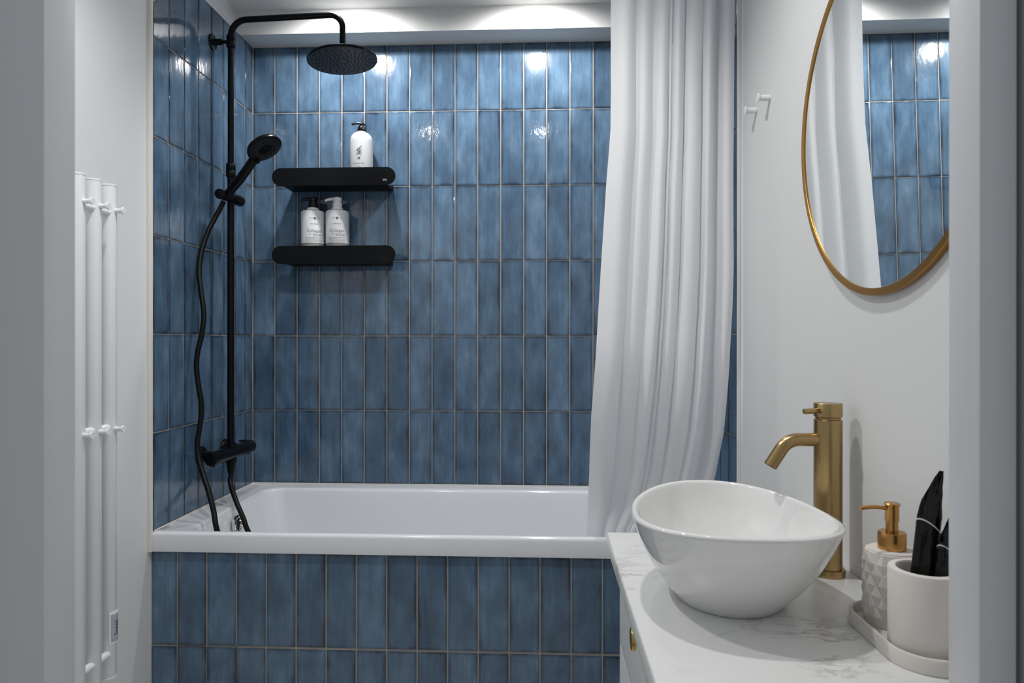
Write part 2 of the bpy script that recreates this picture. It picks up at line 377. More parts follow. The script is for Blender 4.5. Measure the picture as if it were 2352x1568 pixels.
# ------------------------------------------------------------------ bathtub
ZB = 0.594
tub = thing('bathtub', 'white acrylic built-in bathtub between the two tiled side walls', 'bathtub', (0.84, -0.35, 0))
def rr(x0, x1, y0, y1, r, z): return rrect(x0, x1, y0, y1, r, z, 8, 8)
L = []
fx0, fx1, fy0, fy1 = XL+0.0006, XT-0.0025, YE-0.003, -0.0030
L.append(rr(fx0, fx1, fy0+0.009, fy1, 0.002, 0.5365)); L.append(rr(fx0, fx1, fy0+0.001, fy1, 0.002, 0.5365)); L.append(rr(fx0, fx1, fy0, fy1, 0.002, 0.539))
for a in (0, 15, 30, 45, 60, 75, 90):
    t = math.radians(a); q = 0.011
    L.append(rr(fx0, fx1, fy0+q*(1-math.cos(t)), fy1, 0.003, ZB-q+q*math.sin(t)))
ix0, ix1, iy0, iy1 = 0.098, 1.575, -0.664, -0.083
L.append(rr(ix0-0.014, ix1+0.014, iy0-0.011, iy1+0.012, 0.065, ZB+0.0003))
for a in (30, 60, 90):
    t = math.radians(a); q = 0.011
    L.append(rr(ix0-0.011+q*math.sin(t), ix1+0.011-q*math.sin(t), iy0-0.010+q*math.sin(t), iy1+0.010-q*math.sin(t), 0.064, ZB-q*(1-math.cos(t))))
for dz, dx, dxr, dy, r in ((0.03, 0.006, 0.012, 0.004, 0.065), (0.12, 0.020, 0.055, 0.016, 0.075), (0.24, 0.036, 0.12, 0.034, 0.09), (0.33, 0.055, 0.17, 0.055, 0.10), (0.375, 0.085, 0.21, 0.085, 0.11), (0.39, 0.13, 0.26, 0.125, 0.10)):
    L.append(rr(ix0+dx, ix1-dxr, iy0+dy, iy1-dy, r, ZB-dz))
L.append(rr(0.6, 1.0, -0.42, -0.33, 0.03, ZB-0.395))
bm = B(); loops(bm, L, closed1=True)
finish('tub_shell', bm, M['acrylic'], tub, angle=60)
# silicone bead along the walls
bm = B(); box(bm, 0.0, XT, -0.006, -0.0012, ZB, ZB+0.004, 0.0018); box(bm, 0.0, 0.006, YE+0.004, 0.0, ZB, ZB+0.004, 0.0018)
finish('sealant', bm, M['trim'], tub)
bm = B(); lathe(bm, [(0.020, 0.0), (0.030, 0.0), (0.0315, 0.004), (0.031, 0.010), (0.027, 0.0125), (0.022, 0.011), (0.020, 0.004)], (0.1165, -0.400, 0.540), (1, 0, 0.08), 36, False, False)
ov = finish('overflow', bm, M['chrome'], tub)
bm = B(); lathe(bm, [(0.0205, 0.002), (0.014, 0.004), (0.005, 0.0045)], (0.1165, -0.400, 0.540), (1, 0, 0.08), 28)
finish('overflow_grille', bm, M['dark'], ov)

# ------------------------------------------------------------------ shower column
def px(x, y, Yw):
    """a point of the hose from its direction seen from the doorway and its depth"""
    d = fw*1.0 + rt*((x-1176)/1575.49) - up*((y-784)/1575.49); t = (Yw-CAM.y)/d.y; return CAM + d*t
RX, RY = 0.066, -0.3316
col = thing('overhead_shower', 'matte black shower column with rain head on the left tiled wall', 'shower', (0, RY, 1.4))
bm = B(); tube(bm, [(RX, RY, 0.775), (RX, RY, 1.72)], 0.0112, 20); finish('riser_pipe', bm, M['black'], col)
AE = Vector((0.4610, -0.354, 2.252))
p = bend((RX, RY, 1.70), (RX, RY, 2.250), AE, 0.055, 12)
p = p[:-1] + bend(p[-2], AE, (AE.x, AE.y, 2.10), 0.045, 12)[1:]
bm = B(); tube(bm, p, 0.0102, 20); finish('arm_pipe', bm, M['black'], col)
bm = B(); lathe(bm, [(0.0145, 0), (0.0155, 0.002), (0.0155, 0.021), (0.0148, 0.022), (0.0155, 0.023), (0.0155, 0.044), (0.0145, 0.046)], (RX, RY, 1.712), n=32); finish('collar', bm, M['black'], col)
bm = B(); lathe(bm, [(0.0135, 0), (0.0145, 0.0015), (0.0145, 0.026), (0.0138, 0.027), (0.0145, 0.028), (0.0145, 0.040), (0.0135, 0.0415)], (RX, RY, 2.156), n=32); finish('collar', bm, M['black'], col)
bm = B(); lathe(bm, [(0.027, 0), (0.027, 0.004), (0.0255, 0.006), (0.011, 0.007), (0.0105, 0.008), (0.0105, 0.036), (0.0095, 0.0365), (0.006, 0.037), (0.006, RX-0.012)], (0.0, RY, 2.1767), (1, 0, 0), 32); finish('wall_bracket', bm, M['black'], col)
# rain head
HZ = 2.093; HO = Vector((AE.x, AE.y, HZ)); HN = Vector((-0.085, 0, 1)).normalized(); HU, HV, _ = frame_from(HN)
head = finish('shower_head', lathe(B(), [(0.108, 0.0008), (0.1145, 0.0), (0.1165, 0.002), (0.1168, 0.0065), (0.115, 0.009), (0.09, 0.0115), (0.03, 0.0145), (0.014, 0.017), (0.0135, 0.026), (0.0105, 0.028)], HO, HN, 64), M['black'], col)
bm = B(); lathe(bm, [(0.0, 0.0), (0.1085, 0.0)], HO+HN*0.0002, HN, 64, False, False)
bmesh.ops.remove_doubles(bm, verts=bm.verts, dist=1e-6); finish('spray_face', bm, M['face'], head)
bm = B()
for k, (rad, n) in enumerate(((0.018, 10), (0.030, 14), (0.042, 18), (0.054, 22), (0.066, 24), (0.078, 24), (0.089, 22), (0.099, 20))):
    for q in range(n):
        a = 2*PI*q/n + k*0.37
        lathe(bm, [(0.0021, 0.0), (0.0018, -0.0016), (0.0008, -0.002)], HO+HU*(rad*math.cos(a))+HV*(rad*math.sin(a))+HN*0.0001, HN, 6, False)
o = finish('nozzle', bm, M['nozzle'], head); o['kind'] = 'stuff'
# thermostatic mixer bar
MZ = 0.768; Y0, Y1 = -0.476, -0.176; mx = 0.068; mr = 0.0222
bm = B(); lathe(bm, [(mr, 0), (mr, 0.190), ], (mx, Y0+0.055, MZ), (0, 1, 0), 40); body = finish('mixer_body', bm, M['black'], col)
for ya, s in ((Y0, 1), (Y1, -1)):
    bm = B(); lathe(bm, [(0.0, 0), (mr-0.003, 0.0), (mr-0.0008, 0.001), (mr, 0.003), (mr, 0.0535), (mr-0.001, 0.0545)], (mx, ya, MZ), (0, s, 0), 40)
    hd = finish('control_handle', bm, M['black'], col)
    bm = box(B(), mx-0.034, mx+0.002, min(ya+s*0.002, ya+s*0.026), max(ya+s*0.002, ya+s*0.026), MZ+mr-0.005, MZ+mr+0.0005, 0.002); finish('lever', bm, M['black'], hd)
    bm = B(); cyl(bm, (mx, ya+s*0.02, MZ-mr-0.005), (mx, ya+s*0.02, MZ-mr+0.004), 0.0045, 14, 0.001); finish('stop_button', bm, M['black'], hd)
for fy in (-0.4107, -0.2402):
    bm = B(); lathe(bm, [(0.033, 0.0), (0.033, 0.006), (0.030, 0.011), (0.020, 0.015), (0.017, 0.018), (0.017, mx-0.012)], (0.0, fy, MZ), (1, 0, 0), 36); finish('wall_flange', bm, M['black'], col)
bm = B(); lathe(bm, [(0.0125, 0), (0.0165, 0.003), (0.0165, 0.030), (0.0125, 0.032)], (mx, RY, MZ+0.004), n=28); finish('riser_socket', bm, M['black'], col)
# slider that holds the hand shower
bm = B(); cyl(bm, px(510, 447, -.395), px(531, 455, -.335), 0.0155, 28, 0.002)
cyl(bm, px(529, 453.5, -.340), px(553, 463, -.275), 0.0185, 28, 0.003)
finish('slider', bm, M['black'], col)
bm = B(); cyl(bm, px(503.5, 444.5, -.412), px(509, 446.5, -.394), 0.0168, 28, 0.0015); finish('slider_knob', bm, M['black'], col)
bm = box(B(), 0.066, 0.086, -0.318, -0.288, 1.648, 1.655, 0.0015); finish('release_button', bm, M['black'], col)

# hand shower with its hose
hs = thing('hand_shower', 'black round hand shower on the riser with its long black hose', 'hand shower', (0.09, -0.37, 1.63))
hb = px(518, 452, -.378); hc = px(608, 341, -.468)
ray = (hc-CAM).normalized(); er = ray.cross(Vector((0, 0, 1))).normalized(); eu = er.cross(ray)
nrm = (-ray*0.56 + (er*0.536 - eu*0.845).normalized()*0.828).normalized()
h = (hb-hc).normalized()
nrm = (nrm - h*nrm.dot(h)*0.10).normalized()
neck = hc + (h - nrm*h.dot(nrm)).normalized()*0.048
pts = catmull([hb - (neck-hb).normalized()*0.004, hb.lerp(neck, 0.12), hb.lerp(neck, 0.5), hb.lerp(neck, 0.85) - nrm*0.004, neck - nrm*0.010 - h*0.012], 6)
bm = B(); tube(bm, pts, [0.0115 + 0.0030*min(1, i/(len(pts)*0.4)) for i in range(len(pts))], 20); finish('handle', bm, M['black'], hs)
bm = B(); lathe(bm, [(0.030, -0.019), (0.045, -0.0165), (0.0545, -0.011), (0.0575, -0.004), (0.0575, 0.001), (0.0555, 0.003), (0.052, 0.0035)], hc, nrm, 48); hh = finish('spray_head', bm, M['black'], hs)
bm = B(); lathe(bm, [(0.0515, 0.0037), (0.0505, 0.0041), (0.024, 0.0041), (0.022, 0.0035), (0.0, 0.0035)], hc, nrm, 40, False, False); finish('spray_face', bm, M['face'], hh)
bm = B(); fx_, fy_, _ = frame_from(nrm)
for k, (rad, n) in enumerate(((0.006, 5), (0.011, 9), (0.016, 13), (0.021, 16), (0.027, 20), (0.033, 24), (0.039, 28), (0.045, 32))):
    for q in range(n):
        a = 2*PI*q/n + k*0.3; c = hc + nrm*0.0040 + (fx_*math.cos(a) + fy_*math.sin(a))*rad
        lathe(bm, [(0.0014, 0.0), (0.001, 0.0016)], c, nrm, 6, False)
o = finish('nozzle', bm, M['nozzle'], hh); o['kind'] = 'stuff'
bm = B(); lathe(bm, [(0.008, 0), (0.0095, 0.003), (0.008, 0.010)], neck + nrm*0.003 + h*0.003, nrm, 18); finish('spray_button', bm, M['black'], hh)
HP = [(514, 462, -.372), (505, 480, -.376), (493, 502, -.384), (478, 532, -.40), (464, 573, -.42), (457.5, 620, -.44), (462, 670, -.455), (468, 720, -.465), (464, 765, -.475), (455, 803, -.485), (451, 838, -.49), (455, 880, -.495), (461.5, 920, -.50), (462.5, 950, -.505), (458, 985, -.51), (453.5, 1015, -.515), (455.5, 1048, -.525), (465, 1085, -.54), (478, 1125, -.56), (490, 1170, -.58), (500, 1222, -.60)]
hp = [px(*q) for q in HP]
low = [Vector((0.185, -0.575, 0.46)), Vector((0.248, -0.52, 0.33)), Vector((0.272, -0.452, 0.325)), Vector((0.225, -0.412, 0.42))]
HQ = [(571, 1222, -.412), (559, 1190, -.402), (546, 1160, -.388), (536, 1133, -.368), (529, 1108, -.346), (526.5, 1085, RY)]
hq = [px(*q) for q in HQ]; hq[-1] = Vector((mx, RY, hq[-1].z)); 
hose = catmull(hp + low + hq, 8)
bm = B(); tube(bm, hose, 0.0082, 14); finish('hose', bm, M['hose'], hs)
bm = B(); lathe(bm, [(0.0105, 0), (0.012, 0.002), (0.0150, 0.034), (0.0150, 0.036), (0.0175, 0.038), (0.0175, 0.052)], (mx, RY, 0.6975), n=28); finish('hose_nut', bm, M['black'], hs)

# ------------------------------------------------------------------ shelves on the back wall
def shelf(zlo, zhi, label, logo):
    t = thing('wall_shelf', label, 'shelf', (0.36, -0.001, zlo), 'black shelves on the tiled back wall')
    r = (zhi-zlo)/2; zc = (zlo+zhi)/2; x0, x1 = 0.1290, 0.5925; yf = -0.1335
    out = []
    for k in range(17): a = PI/2 + PI*k/16; out.append((x0+r+r*math.cos(a), zc+r*math.sin(a)))
    for k in range(17): a = -PI/2 + PI*k/16; out.append((x1-r+r*math.cos(a), zc+r*math.sin(a)))
    bm = B(); loops(bm, [[Vector((x, yy, z)) for x, z in ((zz[0], zz[1]) for zz in out)] for yy in (yf, yf+0.003)], True, True)
    finish('front_plate', bm, M['black_flat'], t, smooth=True, angle=30)
    bm = box(B(), x0+r-0.003, x1-r-0.004, yf+0.003, -0.0012, zlo+0.0055, zlo+0.0085, 0.0008)
    box(bm, x0+r-0.003, x1-r-0.004, -0.0042, -0.0012, zlo+0.0055, zlo+0.030, 0.0008)
    finish('tray', bm, M['black_flat'], t)
    textmesh(':m', 0.016, lambda u, v: Vector((0.5525+u, yf-0.0004, zlo+0.0195+v)), M['white_ink'] if logo else M['ink'], t, 'logo')
    return zlo+0.0085
s1 = shelf(1.7265, 1.7925, 'upper black metal shelf holding the single tall bottle', True)
s2 = shelf(1.4365, 1.5040, 'lower black metal shelf holding two pump bottles', False)
def pump(t, cx, cy, z, m, ang, kind):
    d = Vector((math.cos(ang), math.sin(ang), 0)); c = Vector((cx, cy, z))
    if kind == 'slim':
        bm = lathe(B(), [(0.0148, 0), (0.0152, 0.001), (0.0152, 0.017), (0.0138, 0.020), (0.0105, 0.0215), (0.0100, 0.026), (0.006, 0.027), (0.006, 0.032)], c, n=32)
        pm = finish('pump', bm, m, t)
        p = catmull([c - d*0.013 + Vector((0, 0, 0.0295)), c + Vector((0, 0, 0.0345)), c + d*0.018 + Vector((0, 0, 0.0345)), c + d*0.037 + Vector((0, 0, 0.030))], 5)
        bm = tube(B(), p, [0.0046]*len(p), 14); finish('spout', bm, m, pm)
    else:
        bm = lathe(B(), [(0.0175, 0), (0.018, 0.001), (0.018, 0.020), (0.0165, 0.0215), (0.0150, 0.022), (0.0150, 0.0275), (0.0170, 0.0285), (0.0175, 0.0375), (0.015, 0.0405), (0.008, 0.0415)], c, n=32)
        pm = finish('pump', bm, m, t)
        p = catmull([c + d*0.006 + Vector((0, 0, 0.0345)), c + d*0.022 + Vector((0, 0, 0.0345)), c + d*0.034 + Vector((0, 0, 0.0325)), c + d*0.046 + Vector((0, 0, 0.028))], 5)
        bm = tube(B(), p, [0.0072 - 0.0026*i/len(p) for i in range(len(p))], 14); finish('spout', bm, m, pm)
def wrap(cx, cy, rad, z, ang0, rot=False):
    def f(u, v):
        if rot: u, v = -v, u
        a = ang0 + u/rad; rr_ = rad + 0.00035
        return Vector((cx + rr_*math.sin(a), cy - rr_*math.cos(a), z + v))
    return f
# tall shower gel bottle
gx, gy = 0.4465, -0.060; gr = 0.0425
t = thing('shower_gel_bottle', 'tall white shower gel bottle with black pump alone on the upper shelf', 'bottle', (gx, gy, s1))
bm = lathe(B(), [(gr-0.003, 0), (gr-0.001, 0.001), (gr, 0.004), (gr, 0.170)] + [(gr*math.cos(a)*0.62+gr*0.38, 0.170 + 0.036*math.sin(a)) for a in [PI/2*k/8 for k in range(1, 8)]] + [(0.016, 0.2065), (0.0155, 0.210)], (gx, gy, s1), n=56)
finish('bottle_body', bm, M['gel_plastic'], t)
pump(t, gx, gy, s1+0.2075, M['black_plastic'], PI+0.15, 'slim')
fa = math.atan2(CAM.x-gx, -(CAM.y-gy))            # towards the room
textmesh('u lab.', 0.0225, wrap(gx, gy, gr, s1+0.119, fa-0.28, True), M['ink'], t, bold=0.00025)
textmesh('by URAL LAB', 0.0068, wrap(gx, gy, gr, s1+0.128, fa-0.045, True), M['grey_ink'], t)
textmesh('SHOWER GEL', 0.0072, wrap(gx, gy, gr, s1+0.0805, fa-0.26), M['grey_ink'], t)
textmesh('purity', 0.0056, wrap(gx, gy, gr, s1+0.0705, fa-0.26), M['grey_ink'], t)
# two conditioner bottles
def hair_bottle(cx, cy, pm, label, foff):
    t = thing('pump_bottle', label, 'bottle', (cx, cy, s2), 'collagen pump bottles on the lower shelf')
    r = 0.0435
    bm = lathe(B(), [(r-0.003, 0), (r-0.0006, 0.0015), (r-0.0006, 0.074)], (cx, cy, s2), n=48); finish('clear_base', bm, M['clear_base'], t)
    bm = lathe(B(), [(r-0.001, 0.0), (r-0.0003, 0.001), (r-0.0003, 0.115), (r-0.0006, 0.121), (r-0.003, 0.124), (0.0235, 0.1295), (0.0215, 0.131), (0.0208, 0.137), (0.017, 0.138)], (cx, cy, s2+0.074), n=48); finish('bottle_body', bm, M['white_plastic'], t)
    bm = lathe(B(), [(r+0.0001, 0.0), (r+0.0002, 0.114)], (cx, cy, s2+0.074), n=48, cap0=False, cap1=False); lab = finish('paper_label', bm, M['label'], t)
    pump(t, cx, cy, s2+0.2105, M['black_plastic'] if pm else M['white_plastic'], PI+0.12, 'wide')
    a = math.atan2(CAM.x-cx, -(CAM.y-cy)) + foff; rr_ = r+0.0003; z = s2+0.072
    def ring():
        bm = B(); f = wrap(cx, cy, rr_, z+0.0945, a)
        for k in range(20):
            q0, q1 = 2*PI*k/20, 2*PI*(k+1)/20
            bm.faces.new([bm.verts.new(f(R1*math.cos(q), R1*math.sin(q))) for R1, q in ((0.0016, q0), (0.0043, q0), (0.0043, q1), (0.0016, q1))])
        return bm
    finish('emblem', ring(), M['ink'], lab, smooth=False)
    textmesh('M I', 0.0088, wrap(cx, cy, rr_, z+0.0945, a-0.29), M['grey_ink'], lab)
    textmesh('I T', 0.0088, wrap(cx, cy, rr_, z+0.0945, a+0.29), M['grey_ink'], lab)
    textmesh('Hair Expert', 0.0062, wrap(cx, cy, rr_, z+0.0735, a), M['ink'], lab)
    textmesh('Collagen', 0.0162, wrap(cx, cy, rr_, z+0.0475, a-0.02), M['foil_ink'], lab)
    textmesh('+ biotin', 0.0162, wrap(cx, cy, rr_, z+0.0335, a+0.12), M['foil_ink'], lab)
    bm = B()
    for k in range(5):
        f = wrap(cx, cy, rr_, z+0.022-k*0.0036, a-0.02); hw = 0.0330 if k != 1 else 0.018; hh_ = 0.0007 if k == 0 else 0.0004
        for q in range(12):
            u0, u1 = -0.033+2*hw*q/12, -0.033+2*hw*(q+0.8)/12
            bm.faces.new([bm.verts.new(f(uu, vv)) for uu, vv in ((u0, -hh_), (u1, -hh_), (u1, hh_), (u0, hh_))])
    finish('fine_print', bm, M['grey_ink'], lab, smooth=False)
hair_bottle(0.2600, -0.062, True, 'white collagen pump bottle with a black pump head on the lower shelf', 0.14)
hair_bottle(0.3545, -0.062, False, 'white collagen pump bottle with a white pump head on the lower shelf', -0.02)

# ------------------------------------------------------------------ towel radiator
rad = thing('towel_radiator', 'white towel radiator of upright tubes on the left wall beside the door', 'towel radiator', (0, -1.04, 0.3))
TY = [-0.9813, -1.0400, -1.0985]; tx = 0.060; trd = 0.0176
for y in TY:
    tb = finish('tube', lathe(B(), [(trd-0.001, 0.0), (trd, 0.0015), (trd, 1.2115), (trd-0.0012, 1.2125)], (tx, y, 0.3205), n=40), M['radiator'], rad)
    for z, s in ((1.5335, 1), (0.320, -1)): finish('end_cap', lathe(B(), [(trd-0.0012, 0), (trd, 0.0008), (trd, 0.004), (trd-0.001, 0.005), (0.0, 0.0055)], (tx, y, z), (0, 0, s), 40), M['radiator'], tb)
    for z in (1.4735, 0.932):
        x0 = tx+trd-0.002
        finish('peg', lathe(B(), [(0.0068, 0), (0.0064, 0.003), (0.0058, 0.006), (0.0058, 0.0165), (0.0068, 0.0185), (0.0088, 0.0200), (0.0088, 0.0228), (0.0082, 0.0236)], (x0, y, z), (1, 0, 0), 24), M['radiator'], tb)
for ya, yb_ in ((TY[1], TY[0]), (TY[2], TY[1])):
    for z in (1.4735-0.006, 0.936, 0.377):
        finish('connector', lathe(B(), [(0.0095, 0.0), (0.0095, abs(ya-yb_))], (tx+0.004, ya, z), (0, 1, 0), 20), M['radiator'], rad)
for y in (TY[0], TY[2]):
    for z in (1.40, 0.45): finish('wall_mount', lathe(B(), [(0.014, 0.0), (0.014, 0.006), (0.008, 0.007), (0.008, 0.055)], (XL, y, z), (1, 0, 0), 20), M['radiator'], rad)
# curved badge low on the front tube
bm = B(); A0, A1, zb0, zb1 = -0.95, 0.75, 0.402, 0.479
def arcbox(bm, r0, r1, a0, a1, z0, z1, n=10):
    L = []
    for k in range(n+1):
        a = a0+(a1-a0)*k/n
        L.append([Vector((tx+r*math.cos(a), TY[0]+r*math.sin(a), z)) for r, z in ((r0, z0), (r1, z0), (r1, z1), (r0, z1))])
    loops(bm, L, True, True); return bm
bg_ = finish('badge', arcbox(bm, trd-0.001, trd+0.0022, A0, A1, zb0, zb1), M['radiator'], rad)
finish('badge_film', arcbox(B(), trd+0.002, trd+0.0026, A0+0.2, A1-0.2, zb0+0.005, zb1-0.005), M['sticker'], bg_)
def badge_map(u, v):
    a = -0.13 - v/(trd+0.003); rr_ = trd+0.0029
    return Vector((tx+rr_*math.cos(a), TY[0]+rr_*math.sin(a), (zb0+zb1)/2+u)) if False else Vector((tx+rr_*math.cos(0.02-v/rr_), TY[0]+rr_*math.sin(0.02-v/rr_), (zb0+zb1)/2+u))
textmesh('loiei', 0.0215, badge_map, M['ink'], bg_)

# ------------------------------------------------------------------ shower curtain
rod = thing('curtain_rod', 'white curtain rod across the bath just under the ceiling', 'rod', (0.84, -0.748, 2.335))
finish('pole', tube(B(), [(XL+0.003, -0.748, 2.335), (XR-0.003, -0.748, 2.335)], 0.011, 20), M['white_metal'], rod)
for x, s in ((XL, 1), (XR, -1)): finish('end_flange', lathe(B(), [(0.024, 0.0), (0.024, 0.008), (0.013, 0.012)], (x+s*0.0012, -0.748, 2.335), (s, 0, 0), 24), M['white_metal'], rod)
XLZ = [(2.30, 1.322), (2.05, 1.3195), (1.83, 1.318), (1.713, 1.316), (1.562, 1.3035), (1.364, 1.292), (1.248, 1.2863), (1.013, 1.2754), (0.952, 1.2722), (0.758, 1.2713), (0.691, 1.2689), (0.601, 1.2655), (0.44, 1.262)]
XRZ = [(2.30, 1.6695), (1.362, 1.6685), (1.247, 1.664), (1.132, 1.657), (0.892, 1.649), (0.749, 1.630), (0.66, 1.590), (0.60, 1.535), (0.44, 1.470)]
def ycen(z, s):
    t = min(1, max(0, (1.15-z)/0.54)); t = t*t*(3-2*t)
    y0 = -0.795 + 0.095*s
    return y0 + (-0.624 - y0)*t
def ampl(z): return 1.0 if z > 0.95 else 0.30 + 0.70*max(0, (z-0.60)/0.35) if z > 0.6 else 0.30
def interp(T, z):
    for (z0, a), (z1, b) in zip(T, T[1:]):
        if z >= z1: return a + (b-a)*(z0-z)/(z0-z1)
    return T[-1][1]
BT = [0, .205, .345, .470, .500, .592, .735, .830, .895, 1]
BB = [0, .190, .320, .425, .470, .568, .72, .80, .90, 1]
AM = [.040, .024, .032, .014, .036, .036, .036, -.030, .022]
PW = [.75, .85, .70, 1, .55, .5, .7, 1, .7]
SK = [0.60, .5, .60, .5, .40, .5, .55, .5, .5]
def fold(s, z):
    k = (2.3-z)/1.85; bd = [a+(b-a)*k for a, b in zip(BT, BB)]
    for i in range(len(AM)):
        if s <= bd[i+1] or i == len(AM)-1:
            t = min(1, max(0, (s-bd[i])/(bd[i+1]-bd[i]))); q = t**(math.log(0.5)/math.log(SK[i]))
            a = AM[i]*(0.85+0.15*math.sin(3*z+i*2)); return a*max(0.0, math.sin(PI*q))**PW[i]
bm = B(); NS, NZ = 190, 70; G = []
for j in range(NZ+1):
    z = 2.305 - (2.305-0.44)*j/NZ; x0, x1 = interp(XLZ, z), interp(XRZ, z); k = j/NZ
    row = []
    for i in range(NS+1):
        s = i/NS; yc = ycen(z, s); d = fold(s, z)*ampl(z)*(0.8+0.2*k)
        wob = 0.0012*math.sin(4*z+5*s) + 0.0007*math.sin(11*z-9*s)
        row.append(bm.verts.new((x0+(x1-x0)*s + 0.002*math.sin(5*z+3*s), yc - d + wob, z)))
    G.append(row)
for a, b in zip(G, G[1:]):
    for i in range(NS): bm.faces.new((a[i], a[i+1], b[i+1], b[i]))
cur = tag(finish('shower_curtain', bm, M['curtain'], None, (1.5, -0.78, 2.3), angle=70), 'white fabric shower curtain gathered in folds at the right end of the bath', 'curtain')
for k in range(9):
    x = 1.335 + k*0.0365; a = [(x, -0.748+0.021*math.cos(q), 2.322+0.026*math.sin(q)) for q in [2*PI*i/20 for i in range(21)]]
    finish('curtain_ring', tube(B(), a, 0.0016, 8, cap=False), M['white_metal'], cur)

# ------------------------------------------------------------------ vanity
ZT = 0.740
cab = thing('vanity_cabinet', 'white lacquered vanity cabinet with drawers under the marble worktop', 'cabinet', (1.49, -1.55, 0))
XF = 1.303
finish('carcass', box(B(), XF+0.019, XR-0.001, -1.972, -1.1605, 0.10, 0.7065, 0.001), M['cabinet'], cab)
finish('plinth', box(B(), XF+0.06, XR-0.001, -1.96, -1.18, 0.004, 0.10), M['cabinet'], cab)
for z0, z1, kz in ((0.5075, 0.704, 0.676), (0.104, 0.5050, 0.40)):
    dr = finish('drawer', box(B(), XF, XF+0.0185, -1.972, -1.1605, z0, z1, 0.0012), M['cabinet'], cab)
    finish('knob', lathe(B(), [(0.0070, 0.0), (0.0062, 0.004), (0.0062, 0.0155), (0.0150, 0.0165), (0.0172, 0.0170), (0.0175, 0.0185), (0.0175, 0.0225), (0.0168, 0.0236), (0.0, 0.0240)], (XF, -1.537, kz), (-1, 0, 0), 36), M['knob_gold'], dr)
tag(finish('countertop', box(B(), 1.2752, XR-0.0006, -1.974, -1.1520, ZT-0.0328, ZT, 0.0035, 3), M['marble'], None, (1.48, -1.55, ZT-0.03)), 'white marble worktop with grey veins carrying the vessel basin', 'worktop')

# vessel basin
bcx, bcy, ba, bb, brot, bn, bk, beg = 1.4375, -1.512, 0.1985, 0.1545, -0.03, 2.22, 0.0085, -0.12
ZRIM = 0.8785
def oval(sa, sb, z, n=bn, kk=0.0, oy=0.0, N=96, eg=beg):
    out = []
    for i in range(N):
        t = 2*PI*i/N; c, s = math.cos(t), math.sin(t)
        u = sa*math.copysign(abs(c)**(2/n), c); v = sb*math.copysign(abs(s)**(2/n), s)*(1+eg*u/max(sa, 1e-6))
        out.append(Vector((bcx + v*math.cos(brot) - u*math.sin(brot), bcy + oy + u*math.cos(brot) + v*math.sin(brot), z + kk*(u/max(sa, 1e-6))**2)))
    return out
prof = [(0.0, 0.0), (0.05, .001)]
L = []
Hh = ZRIM-ZT
outer = [(0.0, .485, .530), (0.012, .500, .545), (0.08, .545, .590), (0.22, .655, .690), (0.40, .770, .795), (0.58, .862, .876), (0.75, .930, .937), (0.88, .972, .975), (0.945, .993, .994)]
for t, fa_, fb_ in outer: L.append(oval(ba*fa_, bb*fb_, ZT+0.0006+Hh*t, 2.05+0.17*t, bk*t*t, eg=beg*t))
for da, dz in ((0.0, -0.0045), (0.0012, -0.0018), (0.0035, -0.0004), (0.006, 0.0), (0.0085, -0.0006), (0.0108, -0.0026), (0.0122, -0.006)):
    L.append(oval(ba-da, bb-da, ZRIM+dz, bn, bk))
inner = [(0.90, .925, .910), (0.76, .885, .872), (0.60, .820, .805), (0.42, .715, .705), (0.27, .585, .575), (0.17, .44, .43), (0.115, .27, .27), (0.098, .12, .14)]
for t, fa_, fb_ in inner: L.append(oval(ba*fa_, bb*fb_, ZT+Hh*t, 2.1, bk*t*t, eg=beg*t))
basin = thing('vessel_basin', 'white oval ceramic vessel basin standing on the marble worktop', 'basin', (bcx, bcy, ZT))
bm = B(); loops(bm, L, True, True); finish('bowl', bm, M['ceramic'], basin, angle=75)
finish('drain', lathe(B(), [(0.026, 0.0), (0.026, 0.003), (0.022, 0.005), (0.0, 0.006)], (bcx, bcy, ZT+Hh*0.098), n=32), M['chrome'], basin)
finish('foot', loops_bm := (lambda b: (loops(b, [oval(ba*.45, bb*.49, ZT+0.0003, 2.05, eg=0), oval(ba*.45, bb*.49, ZT+0.0012, 2.05, eg=0)], True, True), b)[1])(B()), M['dark'], basin)

# tall brushed gold tap
fxx, fyy = 1.6415, -1.402
fa_t = thing('basin_tap', 'tall brushed gold single lever tap behind the vessel basin', 'tap', (fxx, fyy, ZT))
finish('base_ring', lathe(B(), [(0.0285, 0), (0.0285, 0.010), (0.0275, 0.012), (0.024, 0.0125)], (fxx, fyy, ZT), n=48), M['gold'], fa_t)
finish('column', lathe(B(), [(0.0235, 0.011), (0.0235, 0.2725), (0.0225, 0.2735), (0.021, 0.2738), (0.021, 0.277)], (fxx, fyy, ZT), n=56), M['gold'], fa_t)
hd = finish('lever_head', lathe(B(), [(0.0215, 0.2765), (0.0238, 0.2785), (0.0238, 0.3005), (0.0228, 0.3018), (0.0, 0.302)], (fxx, fyy, ZT), n=56), M['gold'], fa_t)
finish('lever', cyl(B(), (fxx-0.012, fyy-0.006, ZT+0.2895), (fxx-0.050, fyy-0.0245, ZT+0.2890), 0.0048, 24, 0.0008), M['gold'], hd)
sd = Vector((-1, -0.05, 0)).normalized(); s0 = Vector((fxx, fyy, ZT+0.2370))
pth = bend(s0, s0 + sd*0.0715, s0 + sd*0.0715 + sd*0.0305 + Vector((0, 0, -0.0465)), 0.036, 12)
bm = tube(B(), pth, 0.0117, 28, cap=False); 
sp_ = finish('spout', bm, M['gold'], fa_t)
dd = (pth[-1]-pth[-2]).normalized()
finish('aerator', lathe(B(), [(0.0117, 0.0), (0.0095, 0.0004), (0.0092, -0.003), (0.0, -0.003)], pth[-1], dd, 28, False, False), M['face'], sp_)

